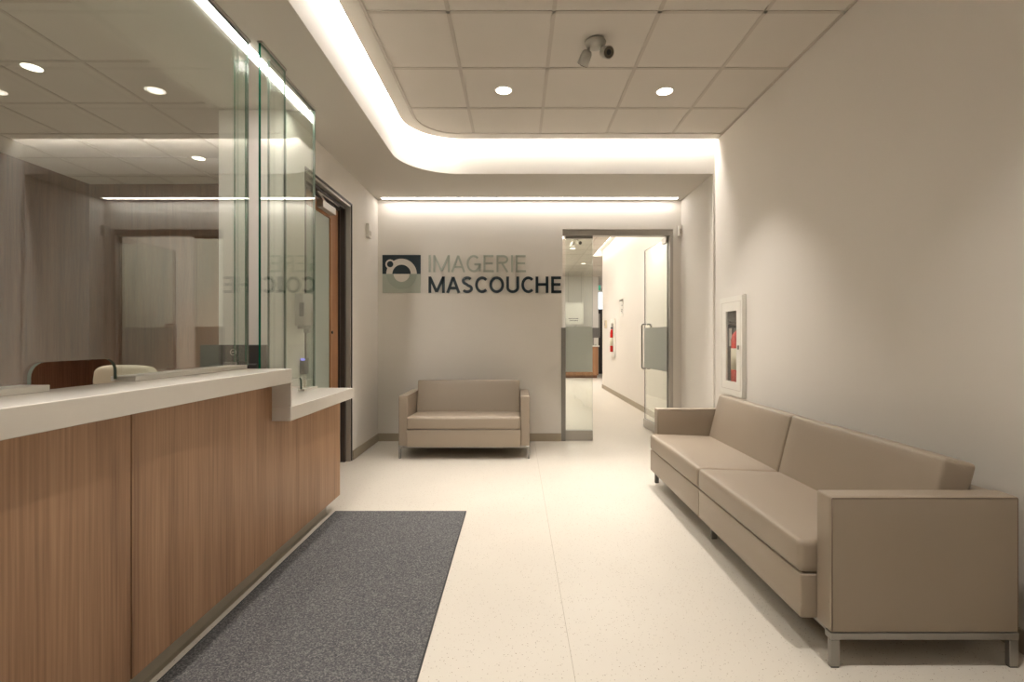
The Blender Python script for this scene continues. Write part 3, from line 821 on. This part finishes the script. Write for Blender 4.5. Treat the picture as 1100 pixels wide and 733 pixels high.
sub(t, 'status_light', 'blue', XL+.008, XL+.036, 3.708, 3.72, 1.03, 1.047)
t = rbox('outlet_plate', 'white outlet plate on the wall just below the card reader', 'outlet', XL+.001, XL+.020, 3.71, 3.79, .80, .925, 'white', .003)
sub(t, 'socket', 'tbar', XL+.020, XL+.022, 3.73, 3.77, .83, .89)

# ------------------------------------------------------------------ reception office: desk, monitor, chair
dk = thing('desk', 'wood reception desk behind the glass screen', 'desk', (-1.9, 1.5, 0))
bm = B(); box(bm, -.12, .345, -2.2, 1.93, .72, .75, bevel=.002, seg=1); obj('desk_top', bm, 'office_wood', dk)
for y in (-2.15, -.1, 1.9):
    bm = B(); box(bm, -.10, .33, y, y+.03, 0, .719); obj('side_panel', bm, 'office_wood', dk)
mo = thing('monitor', 'black desktop monitor seen from behind through the glass', 'monitor', (-1.76, 3.12, .751), math.radians(4))
bm = B(); box(bm, -.2, .2, -.018, .018, .12, .405, bevel=.006); box(bm, -.15, .15, -.034, -.018, .13, .29, bevel=.01); obj('display_shell', bm, 'monitor', mo)
bm = B(); prism(bm, [(-.035, .0), (.035, .0), (.035, .30), (-.035, .30)], 'Y', -.068, -.041); obj('stand_neck', bm, 'steel', mo)
bm = B(); box(bm, -.11, .11, -.12, .08, 0, .012, bevel=.003); obj('stand_foot', bm, 'steel', mo)
bm = B()
disc(bm, 0, .36, .016, .0185, 0, 2*PI, -.0205, -.019)
box(bm, -.009, .009, -.0205, -.019, .358, .362)
o = obj('round_logo', bm, 'white', mo); o['label'] = 'small round white emblem'
ch = thing('office_chair', 'cream office chair behind the counter, seen through the pass-through slot', 'chair', (-2.36, 3.02, 0), math.radians(-6))
bm = B(); soft(bm, -.20, .20, -.035, .035, .60, 1.035, .03, (0, .012, 0), n=8, shear=lambda p: Vector((p.x*(1-.14*max(0, (p.z-.96)/.075)**2.5), p.y, p.z-.012*(abs(p.x)/.2)**4))); obj('backrest', bm, 'cream', ch)
bm = B(); soft(bm, -.23, .23, -.50, -.03, .44, .52, .03, (0, 0, .012), n=8); obj('seat', bm, 'cream', ch)
bm = B(); tube(bm, [(0, .045, .75), (0, .06, .60), (0, 0, .42), (0, -.2, .42)], .018, 10); obj('back_support', bm, 'black', ch)
bm = B(); lathe(bm, [(.025, .09), (.025, .44)], (0, -.25, 0), seg=16); obj('gas_lift', bm, 'steel', ch)
for k in range(5):
    a = 2*PI*k/5; bm = B()
    tube(bm, [(0, -.25, .09), (.28*math.cos(a), -.25+.28*math.sin(a), .065)], [.02, .012], 8)
    lathe(bm, [(.028, -.012), (.028, .012)], (.28*math.cos(a), -.25+.28*math.sin(a), .029), 'X', 16)
    obj('caster_leg', bm, 'black', ch)

# ------------------------------------------------------------------ hall behind the glazed opening
bm = B(); box(bm, HX, HX+.2, YB+.141, 11.95, 0, 3.6); struct('wall_hall_right', bm, 'wall')
bm = B(); box(bm, .1, .3, YB+.141, 19.8, 0, 3.6); struct('wall_hall_left', bm, 'wall')
bm = B(); box(bm, HX+.2, 6, 11.75, 11.95, 0, 3.6); struct('wall_hall_corner', bm, 'wall')
bm = B(); box(bm, .1, 6, 19.8, 20, 0, 3.6); struct('wall_hall_far', bm, 'wall')
bm = B(); box(bm, 5.8, 6, 11.95, 19.8, 0, 3.6); struct('wall_hall_side', bm, 'wall')
bm = B(); box(bm, .3, 2.60, 15.9, 16.05, 0, 3.6); struct('wall_hall_partition', bm, 'fascia')
bm = B(); box(bm, HX-.012, HX, YB+.141, 11.95, 0, .092); struct('baseboard_hall', bm, 'base')
bm = B(); box(bm, .1, HX-.24, YB+.141, 11.95, HZ, HZ+.02); box(bm, .1, 6, 11.95, 20, HZ, HZ+.02)
for i in range(6): box(bm, .35+.6*i-.012, .35+.6*i+.012, YB+.141, 19, HZ-.004, HZ, 1) if .35+.6*i < HX-.24 else None
for i in range(22): box(bm, .1, HX-.24 if 6.2+.61*i < 11.95 else 5.8, 6.2+.61*i-.012, 6.2+.61*i+.012, HZ-.004, HZ, 1)
struct('ceiling_hall', bm, ['tile', 'tbar'])
bm = B(); box(bm, HX-.24, HX+.2, YB+.141, 11.95, HZ+.13, HZ+.15); box(bm, HX-.25, HX-.235, YB+.141, 11.95, HZ, HZ+.14); box(bm, HX-.25, HX+.2, 11.93, 11.949, HZ-.001, HZ+.15); struct('trim_5', bm, 'fascia', label='light cove along the hall wall')
bm = B(); box(bm, HX-.22, HX-.12, YB+.2, 11.9, HZ+.12, HZ+.1295)
tag(obj('cove_light', bm, 'hall_led'), 'long LED cove strip along the ceiling of the hall', 'light')
# unseen square fill panels added to brighten the hall
def hall_fill(label, x, y, s):
    t = thing('fill_panel', label, 'ceiling light', (x, y, HZ))
    bm = B(); box(bm, -.3, .3, -.3, .3, -.009, -.0045); obj('housing', bm, 'white', t)
    bm = B(); box(bm, -.28, .28, -.28, .28, -.0115, -.0095); obj('fill_diffuser', bm, 'hall_fill', t)
hall_fill('added square fill light just inside the hall behind the sign wall', .65, 7.4, 1)
hall_fill('added square fill light midway down the hall', .62, 9.8, 1)
hall_fill('added square fill light at the far end of the hall', 2.9, 14.0, 1)
hall_fill('added square fill light in front of the distant reception desk', .85, 12.9, 1)
hall_fill('added square fill light over the distant window', 3.6, 18.2, 1)
# second reception desk, far away
fd = thing('reception_desk', 'distant wooden reception desk with a white top at the end of the hall', 'desk', (1.9, 14.9, 0))
bm = B(); box(bm, -.9, .53, -.02, .0, .08, .93); box(bm, .51, .53, 0, .6, .08, .93); obj('front_panel', bm, 'door_wood', fd)
bm = B(); box(bm, -.88, .50, .03, .05, 0, .08); obj('kick_plate', bm, 'office_wood', fd)
bm = B(); box(bm, -.9, .56, -.05, .6, .931, .97, bevel=.002, seg=1); obj('desk_top', bm, 'quartz', fd)
t = rbox('printer', 'brown and black desktop device on the distant reception desk', 'printer', 1.55, 1.95, 14.95, 15.25, .971, 1.50, 'door_wood', .006)
bm = B(); lathe(bm, [(.11, -.004), (.12, 0), (.12, .02)], (.0, -.172, .45), 'Y', 24); obj('speaker_grille', bm, 'black', t)
t = rbox('monitor', 'grey monitor at the end of the distant reception desk', 'monitor', 2.08, 2.50, 15.0, 15.05, 1.20, 1.50, 'grey', .006)
bm = B(); box(bm, -.03, .03, -.01, .03, -.228, .0); box(bm, -.1, .1, -.06, .1, -.228, -.21); obj('stand', bm, 'steel', t)
t = thing('notice_board', 'white notice hanging above the distant reception desk', 'sign', (1.75, 14.96, 1.62))
bm = B(); box(bm, -.28, .24, -.004, .004, 0, .62); obj('panel', bm, 'white', t)
bm = B()
for r_, (a, b) in enumerate(((-.20, .10), (-.17, .08))):
    x = a
    while x < b:
        w_ = .02+.02*random.random(); box(bm, x, x+w_, -.006, -.0045, .14-.06*r_, .165-.06*r_); x += w_+.012
    obj('lettering', bm, 'ink', t); bm = B()
bm.free()
bm = B(); tube(bm, [(-.2, 0, .62), (-.2, 0, 1.529)], .003, 6); tube(bm, [(.18, 0, .62), (.18, 0, 1.529)], .003, 6); obj('hanging_wire', bm, 'steel', t)
# far window, exit sign, tall dark cabinet
wn = thing('window_1', 'bright far window at the end of the hall', 'window', (3.2, 19.79, 1.9)); wn['kind'] = 'structure'
for k in ('label', 'category'): del wn[k]
bm = B(); box(bm, -.5, .8, -.02, -.005, 0, 1.1); obj('pane', bm, 'window', wn)
bm = B()
for (a, b, c, d) in ((-.55, -.5, -.05, 1.15), (.8, .85, -.05, 1.15), (-.5, .8, -.05, 0), (-.5, .8, 1.1, 1.15)): box(bm, a, b, -.04, -.004, c, d)
obj('window_frame', bm, 'white', wn)
es = thing('exit_sign', 'small green exit sign far down the hall', 'sign', (2.66, 16.6, 2.78))
bm = B(); box(bm, -.06, .12, -.03, .03, 0, .16, bevel=.004); obj('sign_body', bm, 'green', es)
bm = B(); tube(bm, [(.03, 0, .16), (.03, 0, HZ-2.781)], .01, 8); obj('sign_stem', bm, 'white', es)
tc_ = thing('tall_cabinet', 'tall dark cabinet in the corner beyond the hall wall', 'cabinet', (2.95, 16.9, 0))
bm = B(); box(bm, -.35, .5, -.3, .3, .0, 2.15, bevel=.004); obj('cabinet_body', bm, 'dark_room', tc_)
bm = B(); box(bm, -.31, -.18, -.32, -.301, 1.25, 2.0, bevel=.003); obj('steel_panel', bm, 'steel', tc_)
# items on the hall's right wall
t = thing('wall_notice', 'framed paper notice on the right wall of the hall', 'notice', (HX-.001, 9.75, 1.62))
bm = B(); box(bm, -.006, 0, -.13, .13, 0, .30); obj('paper', bm, 'white', t)
bm = B(); box(bm, -.02, 0, -.13, .13, .302, .325); obj('clip_rail', bm, 'steel', t)
bm = B()
for z, a, b in ((.20, -.09, -.02), (.12, -.09, 0), (.09, -.09, .03), (.06, -.09, -.03)): box(bm, -.0075, -.0062, a, b, z, z+.018); obj('printed_line', bm, 'ink', t); bm = B()
bm.free()
t = thing('extinguisher_cabinet', 'white extinguisher wall frame on the right wall of the hall', 'cabinet', (HX-.001, 10.55, .80))
bm = B(); wall_grid(bm, 'X', -.035, 0, -.2, .2, 0, .80, [(-.11, .11, .1, .7)]); obj('cabinet_body', bm, 'white', t)
bm = B(); box(bm, -.006, -.001, -.11, .11, .1, .7); obj('cabinet_back', bm, 'grey', t)
t = thing('fire_extinguisher', 'small red fire extinguisher in the hall wall cabinet', 'fire extinguisher', (HX-.046, 10.55, .902))
bm = B(); lathe(bm, [(.03, 0), (.034, .01), (.034, .40), (.024, .45), (.012, .48)], (0, 0, 0), seg=20); obj('tank', bm, 'red', t)
bm = B(); lathe(bm, [(.0345, .13), (.0345, .3)], (0, 0, 0), seg=20); obj('paper_label', bm, 'label', t)
bm = B(); box(bm, -.02, .05, -.01, .01, .485, .52, bevel=.003); obj('valve_handle', bm, 'black', t)
t = rbox('call_box', 'tan call box on the hall wall near the far corner', 'switch', HX-.03, HX-.001, 11.35, 11.55, 1.42, 1.60, 'cream', .004)
sub(t, 'button', 'steel', HX-.034, HX-.030, 11.42, 11.48, 1.48, 1.54)
e2 = dup(em, (1.16, 9.75, HZ), 'twin-head emergency lamp on the hall ceiling behind the sidelight')
downlight('nearer round downlight in the hall ceiling', (1.22, 10.9, HZ), 'lens_dim', 8)
downlight('farther round downlight in the hall ceiling, before the distant desk', (1.75, 13.1, HZ), 'lens_dim', 16)
